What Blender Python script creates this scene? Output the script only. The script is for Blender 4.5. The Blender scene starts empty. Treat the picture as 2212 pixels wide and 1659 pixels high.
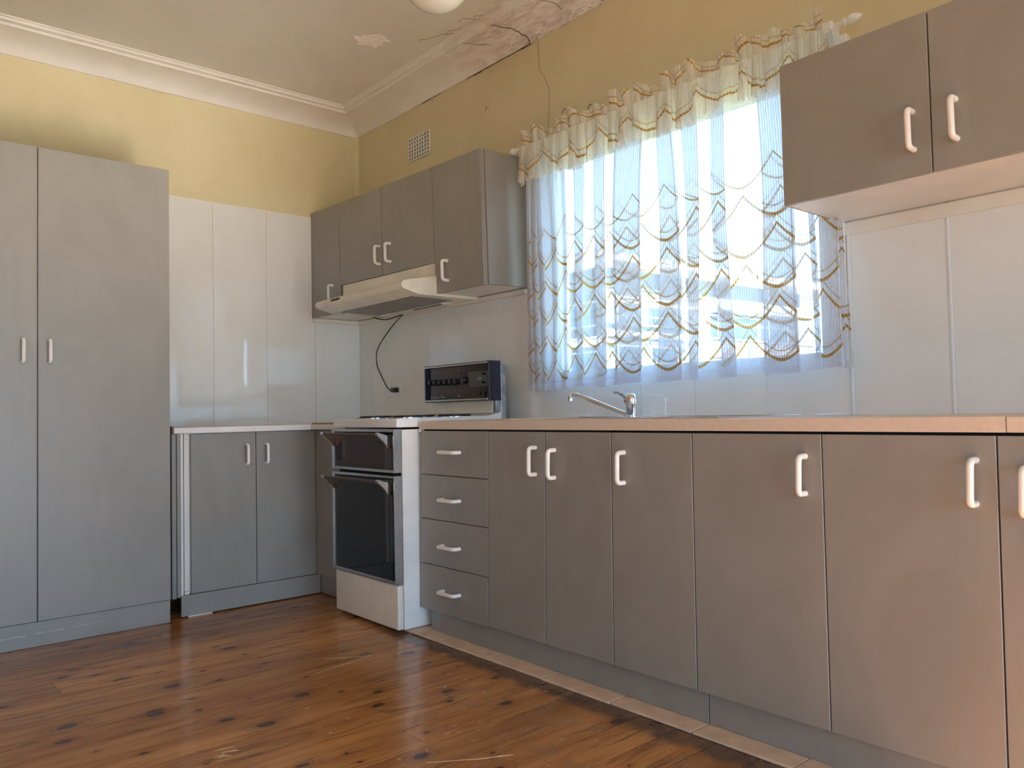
import bpy, bmesh, math, random
from mathutils import Vector, Matrix

random.seed(7)
C = bpy.context.scene.collection
sc = bpy.context.scene

# ------------------------------------------------------------------ camera
cam_d = bpy.data.cameras.new('camera')
cam = bpy.data.objects.new('camera', cam_d); C.objects.link(cam)
R = Matrix(((0.652413, 0.037572, 0.756931), (0.757614, -0.00669, -0.652669), (-0.019458, 0.999272, -0.03283)))
cam.matrix_world = Matrix.Translation((4.38904, -2.52327, 0.92951)) @ R.to_4x4()
cam_d.sensor_width = 36; cam_d.lens = 1695.14 / 2212 * 36
cam_d.shift_x = 1.688 / 2212; cam_d.shift_y = 6.235 / 2212
cam_d.clip_start = 0.02; cam_d.clip_end = 400
sc.camera = cam

# ------------------------------------------------------------------ light and exposure
SKY = 6.4
w = bpy.data.worlds.new('sky'); sc.world = w; w.use_nodes = True
nt = w.node_tree; nt.nodes.clear()
wo = nt.nodes.new('ShaderNodeOutputWorld'); bg = nt.nodes.new('ShaderNodeBackground')
tc = nt.nodes.new('ShaderNodeTexCoord'); sp = nt.nodes.new('ShaderNodeSeparateXYZ')
cr = nt.nodes.new('ShaderNodeValToRGB')
nt.links.new(tc.outputs['Generated'], sp.inputs[0]); nt.links.new(sp.outputs['Z'], cr.inputs[0])
cr.color_ramp.elements[0].position = 0.0; cr.color_ramp.elements[0].color = (0.38, 0.68, 1.0, 1)
cr.color_ramp.elements[1].position = 0.9; cr.color_ramp.elements[1].color = (0.24, 0.50, 1.0, 1)
nt.links.new(cr.outputs[0], bg.inputs[0]); bg.inputs[1].default_value = SKY
nt.links.new(bg.outputs[0], wo.inputs[0])

SUN_EL = 28.0
sd = bpy.data.lights.new('sun', 'SUN'); sd.energy = 36.0; sd.angle = math.radians(2.0); sd.color = (1.0, 0.94, 0.87)
sun = bpy.data.objects.new('sun', sd); C.objects.link(sun)
sun_dir = Vector((-math.cos(math.radians(SUN_EL)), 0.03, -math.sin(math.radians(SUN_EL)))).normalized()
sun.rotation_euler = sun_dir.to_track_quat('-Z', 'Y').to_euler(); sun.location = (14, -2, 6)

def portal(loc, sx, sy, direction):
    d = bpy.data.lights.new('portal', 'AREA'); d.shape = 'RECTANGLE'; d.size = sx; d.size_y = sy
    d.cycles.is_portal = True
    o = bpy.data.objects.new('portal', d); C.objects.link(o); o.location = loc
    o.rotation_euler = Vector(direction).to_track_quat('-Z', 'Y').to_euler()
portal((2.45, 0.075, 1.62), 1.3, 1.0, (0, -1, 0))

vs = sc.view_settings
vs.view_transform = 'Standard'; vs.look = 'None'; vs.gamma = 1; vs.use_curve_mapping = False
vs.exposure = 0.36
sc.cycles.transparent_max_bounces = 32
sc.cycles.max_bounces = 14; sc.cycles.diffuse_bounces = 7; sc.cycles.glossy_bounces = 6
sc.cycles.blur_glossy = 0.15
sc.cycles.sample_clamp_indirect = 30.0
sc.cycles.caustics_reflective = True; sc.cycles.caustics_refractive = False

# ------------------------------------------------------------------ materials
class NT:
    def __init__(s, name):
        s.m = bpy.data.materials.new(name); s.m.use_nodes = True
        s.t = s.m.node_tree; s.t.nodes.clear()
        s.out = s.t.nodes.new('ShaderNodeOutputMaterial')
    def n(s, kind, **kw):
        nd = s.t.nodes.new(kind)
        for k, v in kw.items(): setattr(nd, k, v)
        return nd
    def put(s, sock, v):
        if isinstance(v, bpy.types.NodeSocket): s.t.links.new(v, sock)
        elif v is not None:
            if isinstance(v, (tuple, list)) and len(v) == 3 and sock.type == 'RGBA': v = (*v, 1)
            sock.default_value = v
    def M(s, op, a, b=None, c=None, clamp=False):
        nd = s.n('ShaderNodeMath', operation=op, use_clamp=clamp)
        s.put(nd.inputs[0], a)
        if b is not None: s.put(nd.inputs[1], b)
        if c is not None: s.put(nd.inputs[2], c)
        return nd.outputs[0]
    def mix(s, f, a, b, mode='MIX'):
        nd = s.n('ShaderNodeMix', data_type='RGBA', blend_type=mode)
        s.put(nd.inputs[0], f); s.put(nd.inputs[6], a); s.put(nd.inputs[7], b)
        return nd.outputs[2]
    def ss(s, v, a, b):      # smoothstep mask
        nd = s.n('ShaderNodeMapRange', interpolation_type='SMOOTHSTEP')
        s.put(nd.inputs[0], v); nd.inputs[1].default_value = a; nd.inputs[2].default_value = b
        return nd.outputs[0]
    def pos(s):
        return s.n('ShaderNodeNewGeometry').outputs['Position']
    def sep(s, v):
        nd = s.n('ShaderNodeSeparateXYZ'); s.put(nd.inputs[0], v); return nd.outputs
    def xyz(s, x, y, z):
        nd = s.n('ShaderNodeCombineXYZ'); s.put(nd.inputs[0], x); s.put(nd.inputs[1], y); s.put(nd.inputs[2], z); return nd.outputs[0]
    def vmul(s, v, k):
        nd = s.n('ShaderNodeVectorMath', operation='MULTIPLY'); s.put(nd.inputs[0], v); nd.inputs[1].default_value = k; return nd.outputs[0]
    def noise(s, v, scale, detail=3, rough=.5, dist=0):
        nd = s.n('ShaderNodeTexNoise'); s.put(nd.inputs['Vector'], v)
        nd.inputs['Scale'].default_value = scale; nd.inputs['Detail'].default_value = detail
        nd.inputs['Roughness'].default_value = rough; nd.inputs['Distortion'].default_value = dist
        return nd.outputs[0]
    def bump(s, h, strength, dist=.002):
        nd = s.n('ShaderNodeBump'); s.put(nd.inputs['Height'], h); nd.inputs['Strength'].default_value = strength
        nd.inputs['Distance'].default_value = dist; return nd.outputs[0]
    def pbr(s, color, rough=.5, metal=0, normal=None, coat=0, coat_rough=.1, spec=.5):
        b = s.n('ShaderNodeBsdfPrincipled')
        s.put(b.inputs['Base Color'], color); s.put(b.inputs['Roughness'], rough)
        b.inputs['Metallic'].default_value = metal
        b.inputs['Specular IOR Level'].default_value = spec
        b.inputs['Coat Weight'].default_value = coat; b.inputs['Coat Roughness'].default_value = coat_rough
        if normal is not None: s.put(b.inputs['Normal'], normal)
        s.t.links.new(b.outputs[0], s.out.inputs[0]); return s.m

def simple(name, color, rough=.5, metal=0, var=.06, vscale=6, spec=.5, coat=0):
    t = NT(name); p = t.pos()
    n = t.noise(p, vscale, 4, .6)
    f = t.ss(n, .25, .75)
    dark = tuple(c * (1 - var) for c in color)
    lite = tuple(min(1, c * (1 + var)) for c in color)
    return t.pbr(t.mix(f, dark, lite), rough, metal, None, coat, .1, spec)

def mat_laminate():
    t = NT('grey_laminate'); p = t.pos()
    smear = t.noise(t.vmul(p, (1, 1, .6)), 3.2, 5, .62, 1.5)
    fine = t.noise(p, 260, 2)
    f = t.ss(smear, .35, .7)
    col = t.mix(f, (.248, .231, .202), (.278, .260, .228))
    r = t.M('ADD', .30, t.M('MULTIPLY', smear, .16))
    return t.pbr(col, r, 0, t.bump(fine, .05, .0004), spec=.8)

def mat_panel():
    t = NT('glossy_white_panel'); p = t.pos()
    wob = t.noise(p, 2.0, 1)
    n = t.noise(p, 5, 3)
    col = t.mix(t.ss(n, .3, .7), (.74, .73, .68), (.77, .76, .715))
    return t.pbr(col, .04, 0, t.bump(wob, .25, .004), spec=.8)

def mat_yellow():
    t = NT('yellow_wall_paint'); p = t.pos(); s = t.sep(p)
    n = t.noise(p, 3.5, 5, .6); fine = t.noise(p, 90, 3, .6)
    col = t.mix(t.ss(n, .3, .72), (.61, .525, .315), (.66, .575, .36))
    specks = t.ss(t.noise(p, 34, 2), .80, .84)
    col = t.mix(t.M('MULTIPLY', specks, .5), col, (.35, .27, .14))
    return t.pbr(col, .42, 0, t.bump(fine, .12, .0008), spec=.35)

def stain_mask(t, p, s):
    # brown water damage along the cornice over the window wall (x about 1.0 - 2.6)
    gx = t.M('SUBTRACT', 1, t.ss(t.M('ABSOLUTE', t.M('SUBTRACT', s[0], 1.85)), .25, .95))
    gy = t.ss(s[1], -.42, -.12)
    n = t.noise(t.vmul(p, (5, 14, 14)), 1.6, 6, .68, .8)
    return t.M('MULTIPLY', t.M('MULTIPLY', gx, gy), t.ss(n, .42, .62))

def mat_ceiling():
    t = NT('ceiling_plaster'); p = t.pos(); s = t.sep(p)
    n = t.noise(p, 2.5, 5, .6)
    col = t.mix(t.ss(n, .3, .7), (.68, .635, .54), (.73, .69, .595))
    col = t.mix(t.M('MULTIPLY', stain_mask(t, p, s), .4), col, (.42, .29, .20))
    return t.pbr(col, .6, 0, t.bump(t.noise(p, 60, 3), .1, .001), spec=.25)

def mat_cornice():
    t = NT('cornice_plaster'); p = t.pos(); s = t.sep(p)
    n = t.noise(p, 3, 5, .6)
    col = t.mix(t.ss(n, .3, .7), (.75, .70, .63), (.81, .765, .695))
    col = t.mix(t.M('MULTIPLY', stain_mask(t, p, s), .5), col, (.40, .27, .19))
    # flaking dark streaks close to the wall
    gx = t.M('SUBTRACT', 1, t.ss(t.M('ABSOLUTE', t.M('SUBTRACT', s[0], 2.0)), .3, .75))
    gz = t.M('SUBTRACT', 1, t.ss(s[2], 2.70, 2.745))
    wallside = t.ss(s[1], -.13, -.11)
    st = t.noise(t.vmul(p, (16, 90, 120)), 1.5, 4, .7)
    fl = t.M('MULTIPLY', t.M('MULTIPLY', t.M('MULTIPLY', gx, gz), wallside), t.ss(st, .55, .62))
    col = t.mix(t.M('MULTIPLY', fl, .85), col, (.09, .07, .055))
    return t.pbr(col, .5, 0, t.bump(t.noise(p, 45, 3), .1, .001), spec=.3)

def mat_board():
    t = NT('varnished_pine_board')
    tcn = t.n('ShaderNodeTexCoord'); oi = t.n('ShaderNodeObjectInfo')
    rnd = oi.outputs['Random']; p = t.pos()
    off = t.xyz(t.M('MULTIPLY', rnd, 37.0), t.M('MULTIPLY', rnd, 91.0), t.M('MULTIPLY', rnd, 13.0))
    v = t.n('ShaderNodeVectorMath', operation='ADD'); t.put(v.inputs[0], p); t.put(v.inputs[1], off); v = v.outputs[0]
    warp = t.noise(v, 5, 2)
    vv = t.n('ShaderNodeVectorMath', operation='ADD'); t.put(vv.inputs[0], v)
    t.put(vv.inputs[1], t.xyz(t.M('MULTIPLY', t.M('SUBTRACT', warp, .5), .05), 0, 0)); vv = vv.outputs[0]
    grain = t.noise(t.vmul(vv, (75, 3.0, 3.0)), 1, 5, .6, .3)
    broad = t.noise(t.vmul(v, (9, 1.1, 1)), 1, 4, .6, .6)
    # knots
    vo = t.n('ShaderNodeTexVoronoi', feature='F1', voronoi_dimensions='2D'); t.put(vo.inputs['Vector'], t.vmul(vv, (7.2, 4.3, 1)))
    vo.inputs['Scale'].default_value = 1.0; vo.inputs['Randomness'].default_value = 1
    d = t.M('ADD', vo.outputs['Distance'], t.M('MULTIPLY', t.M('SUBTRACT', t.noise(t.vmul(v, (30, 14, 1)), 1, 2), .5), .07))
    csep = t.n('ShaderNodeSeparateColor'); t.put(csep.inputs[0], vo.outputs['Color'])
    have = t.M('GREATER_THAN', csep.outputs[0], .36)
    ksize = t.M('MULTIPLY_ADD', t.M('POWER', csep.outputs[1], 2.2), .125, .028)
    rel = t.M('DIVIDE', d, ksize)
    knot = t.M('MULTIPLY', have, t.M('SUBTRACT', 1, t.ss(rel, .75, 1.15)))
    rings = t.M('MULTIPLY', t.M('MULTIPLY', have, t.M('SUBTRACT', 1, t.ss(rel, 1.2, 3.4))),
                t.ss(t.M('SINE', t.M('ADD', t.M('MULTIPLY', rel, 7.5), t.M('MULTIPLY', warp, 9))), .0, .9))
    halo = t.M('MULTIPLY', have, t.M('SUBTRACT', 1, t.ss(rel, 1.0, 4.0)))
    base = t.mix(t.ss(broad, .28, .74), (.36, .155, .045), (.56, .28, .092))
    tone = t.mix(rnd, (.72, .70, .72), (1.12, 1.1, 1.05))
    base = t.mix(1.0, base, tone, 'MULTIPLY')
    col = t.mix(t.M('MULTIPLY', t.ss(grain, .48, .72), .62), base, (.13, .040, .013))
    smoky = t.ss(t.noise(t.vmul(v, (12, 2.6, 1)), 1.3, 5, .68, .8), .56, .72)
    col = t.mix(t.M('MULTIPLY', smoky, .68), col, (.085, .040, .022))
    col = t.mix(t.M('MULTIPLY', halo, .22), col, (.16, .045, .012))
    col = t.mix(t.M('MULTIPLY', rings, .32), col, (.10, .03, .012))
    col = t.mix(t.M('MULTIPLY', knot, .82), col, (.045, .022, .014))
    # worn varnish in front of the sink run
    s = t.sep(p)
    near = t.M('MULTIPLY', t.ss(s[0], 1.7, 2.8), t.ss(s[1], -1.9, -.9))
    wn = t.noise(t.vmul(p, (9, 5, 1)), 1.6, 6, .68, .5)
    worn = t.M('MULTIPLY', near, t.ss(wn, .50, .64))
    col = t.mix(t.M('MULTIPLY', worn, .45), col, (.22, .135, .085))
    fle = t.ss(t.noise(p, 55, 2), .78, .81)
    col = t.mix(t.M('MULTIPLY', fle, .55), col, (.55, .42, .33))
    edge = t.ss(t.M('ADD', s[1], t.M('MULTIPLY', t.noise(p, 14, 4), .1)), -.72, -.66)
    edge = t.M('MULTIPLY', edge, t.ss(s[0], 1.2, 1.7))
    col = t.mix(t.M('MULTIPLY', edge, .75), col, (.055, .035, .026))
    rough = t.M('ADD', t.M('MULTIPLY_ADD', t.noise(p, 7, 4), .14, .11), t.M('MULTIPLY', worn, .22))
    return t.pbr(col, rough, 0, t.bump(t.M('ADD', grain, t.noise(p, 9, 3)), .07, .0012), spec=.5)

M = {}
M['lam'] = mat_laminate(); M['panel'] = mat_panel(); M['yellow'] = mat_yellow()
M['ceil'] = mat_ceiling(); M['cornice'] = mat_cornice(); M['board'] = mat_board()
M['carcass'] = simple('white_melamine', (.72, .70, .66), .4)
M['handle'] = simple('white_plastic', (.80, .775, .72), .22, vscale=30, var=.02)
M['cream'] = simple('cream_enamel', (.74, .685, .56), .2, vscale=9)
M['white_enamel'] = simple('white_enamel', (.78, .765, .72), .18, vscale=8)
M['tile'] = simple('beige_tile', (.62, .46, .32), .5, var=.14, vscale=14)
M['top'] = simple('beige_worktop', (.64, .53, .42), .45, vscale=60, var=.05)
M['chip'] = simple('raw_chipboard', (.42, .25, .11), .8, vscale=120, var=.3)
M['alu'] = simple('brushed_aluminium', (.62, .62, .61), .28, 1, vscale=80, var=.12)
M['steel'] = simple('galvanised_steel', (.45, .46, .47), .35, 1, vscale=25, var=.3)
M['chrome'] = simple('chrome', (.80, .80, .80), .07, 1, vscale=20, var=.02)
M['black'] = simple('black_plastic', (.012, .012, .013), .3, var=.1)
M['navy'] = simple('blue_black_plastic', (.018, .018, .028), .4, var=.1)
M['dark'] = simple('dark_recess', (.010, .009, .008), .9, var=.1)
M['brown_glass'] = simple('brown_glass', (.030, .016, .014), .05, var=.05)
M['black_glass'] = simple('black_glass', (.010, .011, .011), .05, var=.05)
M['console'] = simple('dark_brown_fascia', (.035, .016, .012), .2, var=.1)
M['clock'] = simple('grey_clock_face', (.075, .078, .072), .25, var=.1)
M['print'] = simple('pale_print', (.62, .58, .52), .5, var=.02)
M['red'] = simple('red_dot', (.5, .02, .01), .3, var=.05)
M['rodbrown'] = simple('brown_handle_rod', (.045, .022, .018), .3, var=.1)
M['filter'] = simple('aluminium_filter', (.30, .29, .27), .5, .6, vscale=150, var=.3)
M['globe'] = simple('opal_glass', (.80, .76, .62), .15, var=.02)
M['frame'] = simple('white_window_frame', (.72, .73, .72), .35, var=.03)
M['crack'] = simple('dark_crack', (.05, .035, .025), .9, var=.2)
M['finecrack'] = simple('fine_brown_crack', (.26, .19, .14), .9, var=.2)
M['wallcrack'] = simple('hairline_crack', (.26, .20, .11), .9, var=.2)
M['patch'] = simple('bare_plaster_patch', (.90, .84, .76), .8, vscale=40, var=.08)
M['trimcream'] = simple('cream_trim', (.74, .71, .64), .35, var=.04)
M['duskwall'] = simple('plain_painted_wall', (.66, .66, .64), .6, var=.04)
M['scratch'] = simple('scratched_timber', (.72, .52, .28), .6, vscale=50, var=.2)

def mat_glass():
    t = NT('window_glass')
    tr = t.n('ShaderNodeBsdfTransparent'); tr.inputs[0].default_value = (.96, .985, .98, 1)
    gl = t.n('ShaderNodeBsdfGlossy'); gl.inputs['Roughness'].default_value = .02
    fr = t.n('ShaderNodeFresnel'); fr.inputs[0].default_value = 1.45
    mx = t.n('ShaderNodeMixShader'); t.put(mx.inputs[0], t.M('MULTIPLY', fr.outputs[0], t.M('SUBTRACT', 1, t.n('ShaderNodeNewGeometry').outputs['Backfacing'])))
    t.t.links.new(tr.outputs[0], mx.inputs[1]); t.t.links.new(gl.outputs[0], mx.inputs[2])
    t.t.links.new(mx.outputs[0], t.out.inputs[0]); return t.m
M['glass'] = mat_glass()
def mat_blind():
    t = NT('translucent_cream_blind'); df = t.n('ShaderNodeBsdfDiffuse'); tl = t.n('ShaderNodeBsdfTranslucent'); mx = t.n('ShaderNodeMixShader')
    df.inputs[0].default_value = (.82, .74, .48, 1); tl.inputs[0].default_value = (.86, .76, .46, 1); mx.inputs[0].default_value = .45
    t.t.links.new(df.outputs[0], mx.inputs[1]); t.t.links.new(tl.outputs[0], mx.inputs[2]); t.t.links.new(mx.outputs[0], t.out.inputs[0]); return t.m
M['blind'] = mat_blind()

def mat_lace(name, cover, rows, hem, off0=1.068, vmax=1.70, tint=(.74, .76, .80), vmin=0.0):
    """knitted net with woven scallop borders; UV = metres along the cloth, height"""
    t = NT(name)
    uv = t.n('ShaderNodeTexCoord').outputs['UV']; s = t.sep(uv); u, v = s[0], s[1]
    W, D, S = .27, .095, .125
    gold = None; brown = None; loops = None
    for k in (0, 1):
        ph = t.M('FRACT', t.M('ADD', t.M('DIVIDE', u, W), .5 * k))
        c = t.M('ABSOLUTE', t.M('SUBTRACT', t.M('MULTIPLY', ph, 2), 1))
        h = t.M('MULTIPLY', t.M('POWER', c, 1.75), D)
        tt = t.M('SUBTRACT', t.M('SUBTRACT', v, h), off0 + S * k)
        tm = t.M('FLOORED_MODULO', tt, 2 * S)
        top = t.M('LESS_THAN', tt, vmax - off0 - S * k)
        bot = t.M('GREATER_THAN', tt, -.002)
        ok = t.M('MULTIPLY', top, bot)
        g = t.M('MULTIPLY', ok, t.M('LESS_THAN', tm, .0115))
        b = t.M('MULTIPLY', ok, t.M('LESS_THAN', t.M('ABSOLUTE', t.M('SUBTRACT', tm, .036)), .0026))
        zz = t.M('MULTIPLY', t.M('SINE', t.M('MULTIPLY', u, 2 * math.pi / .019)), .0095)
        l1 = t.M('LESS_THAN', t.M('ABSOLUTE', t.M('SUBTRACT', t.M('SUBTRACT', tm, .052), zz)), .0021)
        l2 = t.M('LESS_THAN', t.M('ABSOLUTE', t.M('SUBTRACT', t.M('SUBTRACT', tm, .024), t.M('MULTIPLY', zz, .9))), .0018)
        l = t.M('MULTIPLY', ok, t.M('MAXIMUM', l1, l2))
        gold = g if gold is None else t.M('MAXIMUM', gold, g)
        brown = b if brown is None else t.M('MAXIMUM', brown, b)
        loops = l if loops is None else t.M('MAXIMUM', loops, l)
    thr = t.M('GREATER_THAN', t.M('SINE', t.M('MULTIPLY', u, 2 * math.pi / .0105)), .15)
    wef = t.M('GREATER_THAN', t.M('SINE', t.M('MULTIPLY', v, 2 * math.pi / .0062)), .55)
    net = t.M('ADD', cover, t.M('MULTIPLY', thr, t.M('MULTIPLY_ADD', wef, .12, .20)))
    if hem:
        net = t.M('MAXIMUM', net, t.M('MULTIPLY', t.M('LESS_THAN', v, 1.058), .70))
    cov = t.M('MAXIMUM', net, t.M('MULTIPLY', gold, .93))
    cov = t.M('MAXIMUM', cov, t.M('MULTIPLY', brown, .80))
    cov = t.M('MAXIMUM', cov, t.M('MULTIPLY', loops, .55))
    dash = t.M('GREATER_THAN', t.M('SINE', t.M('MULTIPLY', u, 2 * math.pi / .0105)), .35)
    gcol = t.mix(dash, (.64, .36, .065), (.30, .14, .045))
    col = t.mix(loops, tint, (.62, .56, .50))
    col = t.mix(brown, col, (.48, .29, .11))
    col = t.mix(gold, col, gcol)
    df = t.n('ShaderNodeBsdfDiffuse'); t.put(df.inputs[0], col)
    tl = t.n('ShaderNodeBsdfTranslucent'); t.put(tl.inputs[0], col)
    m1 = t.n('ShaderNodeMixShader'); m1.inputs[0].default_value = .38
    t.t.links.new(df.outputs[0], m1.inputs[1]); t.t.links.new(tl.outputs[0], m1.inputs[2])
    tr = t.n('ShaderNodeBsdfTransparent')
    m2 = t.n('ShaderNodeMixShader'); t.put(m2.inputs[0], cov)
    t.t.links.new(tr.outputs[0], m2.inputs[1]); t.t.links.new(m1.outputs[0], m2.inputs[2])
    t.t.links.new(m2.outputs[0], t.out.inputs[0]); return t.m
M['lace'] = mat_lace('lace_net', .50, 5, True)
M['valance'] = mat_lace('lace_valance', .46, 1, False, 1.085, 1.19, (.84, .80, .68))
M['header'] = mat_lace('lace_header', .5, 1, False, 1.045, 1.16, (.80, .77, .72))

# ------------------------------------------------------------------ mesh helpers
def link(o, parent=None):
    C.objects.link(o)
    if parent is not None: o.parent = parent
    return o

def tag(o, label=None, cat=None, group=None, kind=None):
    if label: o['label'] = label
    if cat: o['category'] = cat
    if group: o['group'] = group
    if kind: o['kind'] = kind
    return o

def empty(name, loc=(0, 0, 0)):
    o = bpy.data.objects.new(name, None); C.objects.link(o); o.location = loc
    o.empty_display_size = .1
    return o

class MB:
    """collects shapes in WORLD coordinates, builds one mesh relative to its thing's origin"""
    def __init__(s): s.bm = bmesh.new()
    def box(s, x0, x1, y0, y1, z0, z1, bev=0, seg=1):
        return s.hexa([(x0, y0, z0), (x1, y0, z0), (x1, y1, z0), (x0, y1, z0),
                       (x0, y0, z1), (x1, y0, z1), (x1, y1, z1), (x0, y1, z1)], bev, seg)
    def hexa(s, p, bev=0, seg=1):
        vs = [s.bm.verts.new(q) for q in p]
        fs = [s.bm.faces.new([vs[i] for i in f]) for f in
              ((0, 3, 2, 1), (4, 5, 6, 7), (0, 1, 5, 4), (1, 2, 6, 5), (2, 3, 7, 6), (3, 0, 4, 7))]
        if bev:
            es = list({e for f in fs for e in f.edges})
            bmesh.ops.bevel(s.bm, geom=es, offset=bev, segments=seg, profile=.6, affect='EDGES')
        return s
    def slab(s, tl, tr, br, bl, d, bev=.0012):
        """front face corners and a depth vector pointing to the back"""
        d = Vector(d); q = [Vector(v) for v in (bl, br, tr, tl)]
        return s.hexa(q + [v + d for v in q], bev)
    def prism(s, prof, a, b, axis='x', bev=0, seg=2):
        """profile (two other axes in order) extruded along axis from a to b"""
        def P(t, u, v): return {'x': (t, u, v), 'y': (u, t, v), 'z': (u, v, t)}[axis]
        n = len(prof)
        A = [s.bm.verts.new(P(a, *q)) for q in prof]; B = [s.bm.verts.new(P(b, *q)) for q in prof]
        fs = [s.bm.faces.new(A), s.bm.faces.new(B[::-1])]
        for i in range(n): fs.append(s.bm.faces.new((A[i], B[i], B[(i + 1) % n], A[(i + 1) % n])))
        if bev:
            es = list({e for f in fs for e in f.edges})
            bmesh.ops.bevel(s.bm, geom=es, offset=bev, segments=seg, profile=.6, affect='EDGES')
        return s
    def tube(s, pts, r, n=10, caps=True):
        pts = [Vector(p) for p in pts]; rs = r if isinstance(r, (list, tuple)) else [r] * len(pts)
        rings = []; up = None
        for i, p in enumerate(pts):
            d = (pts[min(i + 1, len(pts) - 1)] - pts[max(i - 1, 0)]).normalized()
            if up is None:
                up = d.orthogonal().normalized()
            else:
                up = (up - d * up.dot(d)).normalized()
            sd_ = d.cross(up)
            rings.append([s.bm.verts.new(p + (up * math.cos(2 * math.pi * k / n) + sd_ * math.sin(2 * math.pi * k / n)) * rs[i]) for k in range(n)])
        for a, b in zip(rings, rings[1:]):
            for k in range(n): s.bm.faces.new((a[k], a[(k + 1) % n], b[(k + 1) % n], b[k]))
        if caps: s.bm.faces.new(rings[0][::-1]); s.bm.faces.new(rings[-1])
        return s
    def lathe(s, c, prof, axis='z', n=24):
        """prof: (radius, offset along the axis)"""
        c = Vector(c); rings = []
        for r, h in prof:
            ring = []
            for k in range(n):
                a = 2 * math.pi * k / n; x, y = math.cos(a) * r, math.sin(a) * r
                v = {'z': (x, y, h), 'y': (x, h, y), 'x': (h, x, y)}[axis]
                ring.append(s.bm.verts.new(c + Vector(v)))
            rings.append(ring)
        for a, b in zip(rings, rings[1:]):
            for k in range(n): s.bm.faces.new((a[k], a[(k + 1) % n], b[(k + 1) % n], b[k]))
        s.bm.faces.new(rings[0][::-1]); s.bm.faces.new(rings[-1])
        return s
    def build(s, name, mat, parent=None, smooth=False, uv=None, recalc=True):
        if recalc: bmesh.ops.recalc_face_normals(s.bm, faces=s.bm.faces[:])
        me = bpy.data.meshes.new(name)
        o = bpy.data.objects.new(name, me)
        off = Vector((0, 0, 0)); q = parent
        while q is not None: off += Vector(q.location); q = q.parent
        org = off
        if parent is None:
            zs = [v.co for v in s.bm.verts]
            org = Vector((sum(v.x for v in zs) / len(zs), sum(v.y for v in zs) / len(zs), min(v.z for v in zs)))
            o.location = org
        bmesh.ops.translate(s.bm, verts=s.bm.verts[:], vec=-org)
        s.bm.to_mesh(me); s.bm.free()
        for m in (mat if isinstance(mat, (list, tuple)) else [mat]): me.materials.append(m)
        if smooth:
            me.polygons.foreach_set('use_smooth', [True] * len(me.polygons))
            try: me.set_sharp_from_angle(angle=math.radians(40))
            except Exception: pass
        return link(o, parent)

def bez(p0, p1, p2, p3, n=10):
    p0, p1, p2, p3 = map(Vector, (p0, p1, p2, p3)); out = []
    for i in range(n + 1):
        t = i / n; out.append(p0 * (1 - t) ** 3 + p1 * 3 * t * (1 - t) ** 2 + p2 * 3 * t * t * (1 - t) + p3 * t ** 3)
    return out

def spline(pts, n=8):
    P = [Vector(p) for p in pts]; P = [P[0] * 2 - P[1]] + P + [P[-1] * 2 - P[-2]]; out = []
    for i in range(1, len(P) - 2):
        for k in range(n):
            t = k / n; a, b, c, d = P[i - 1:i + 3]
            out.append(.5 * ((2 * b) + (c - a) * t + (2 * a - 5 * b + 4 * c - d) * t * t + (3 * b - a - 3 * c + d) * t ** 3))
    out.append(P[-2]); return out

def bow_handle(parent, a, b, outv, r=.008, proj=.034, name='handle'):
    """fat round plastic bow handle between two fixing points"""
    a, b, o = Vector(a), Vector(b), Vector(outv).normalized()
    d = (b - a).normalized(); c = .018
    pts = [a, a + o * (proj - c)]
    pts += bez(a + o * (proj - c), a + o * (proj - .004), a + o * proj + d * .004, a + o * proj + d * c, 6)[1:]
    pts += bez(b + o * proj - d * c, b + o * proj - d * .004, b + o * (proj - .004), b + o * (proj - c), 6)
    pts += [b]
    m = MB(); m.tube(pts, r, 14)
    return m.build(name, M['handle'], parent, smooth=True)

# ------------------------------------------------------------------ room shell
RX, RY, CZ = 7.2, -4.4, 2.795
fl = MB(); fl.box(-.1, RX + .1, RY - .1, .1, -.12, -.026)
floor = fl.build('floor', M['dark']); tag(floor, kind='structure')
BW = .1355
bme = {}
x = 0.09 - BW; i = 0
rb = random.Random(3)
while x < RX:
    y = .0; segs = []
    cut = rb.uniform(-4.0, -2.2)
    if 1.12 < x < 1.26: cut = -1.93
    if 2.35 < x < 2.48: cut = -1.25
    for (ya, yb) in ((RY, cut), (cut, 0.0)):
        xa, xb = max(x, 0.0), min(x + BW, RX)
        m = MB(); dz = rb.uniform(-.0006, .0006)
        m.box(xa + .0016, xb - .0016, ya + .0004, yb - .0004, -.024, 0.0 + dz, .0004)
        m.build('floor_board', M['board'], floor)
    x += BW; i += 1

WO = dict(x0=1.775, x1=3.12, z0=1.072, z1=2.19)   # window hole
m = MB()
m.box(-.12, WO['x0'], 0, .065, 0, 2.83); m.box(WO['x1'], RX + .12, 0, .065, 0, 2.83)
m.box(WO['x0'], WO['x1'], 0, .065, 0, WO['z0']); m.box(WO['x0'], WO['x1'], 0, .065, WO['z1'], 2.83)
wall_right = m.build('wall_right', M['yellow']); tag(wall_right, kind='structure')
m = MB(); m.box(-.12, 0, RY, 0, 0, 2.83)
wall_left = m.build('wall_left', M['yellow']); tag(wall_left, kind='structure')
# wall behind the camera; unseen window opening added to bring in sky light
SX0, SX1, SZ0, SZ1 = 4.6, 5.7, .9, 2.1
m = MB(); m.box(-.12, SX0, RY - .12, RY, 0, 2.83); m.box(SX1, RX + .12, RY - .12, RY, 0, 2.83)
m.box(SX0, SX1, RY - .12, RY, 0, SZ0); m.box(SX0, SX1, RY - .12, RY, SZ1, 2.83)
wb = m.build('wall_back', M['duskwall']); tag(wb, kind='structure')
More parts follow.
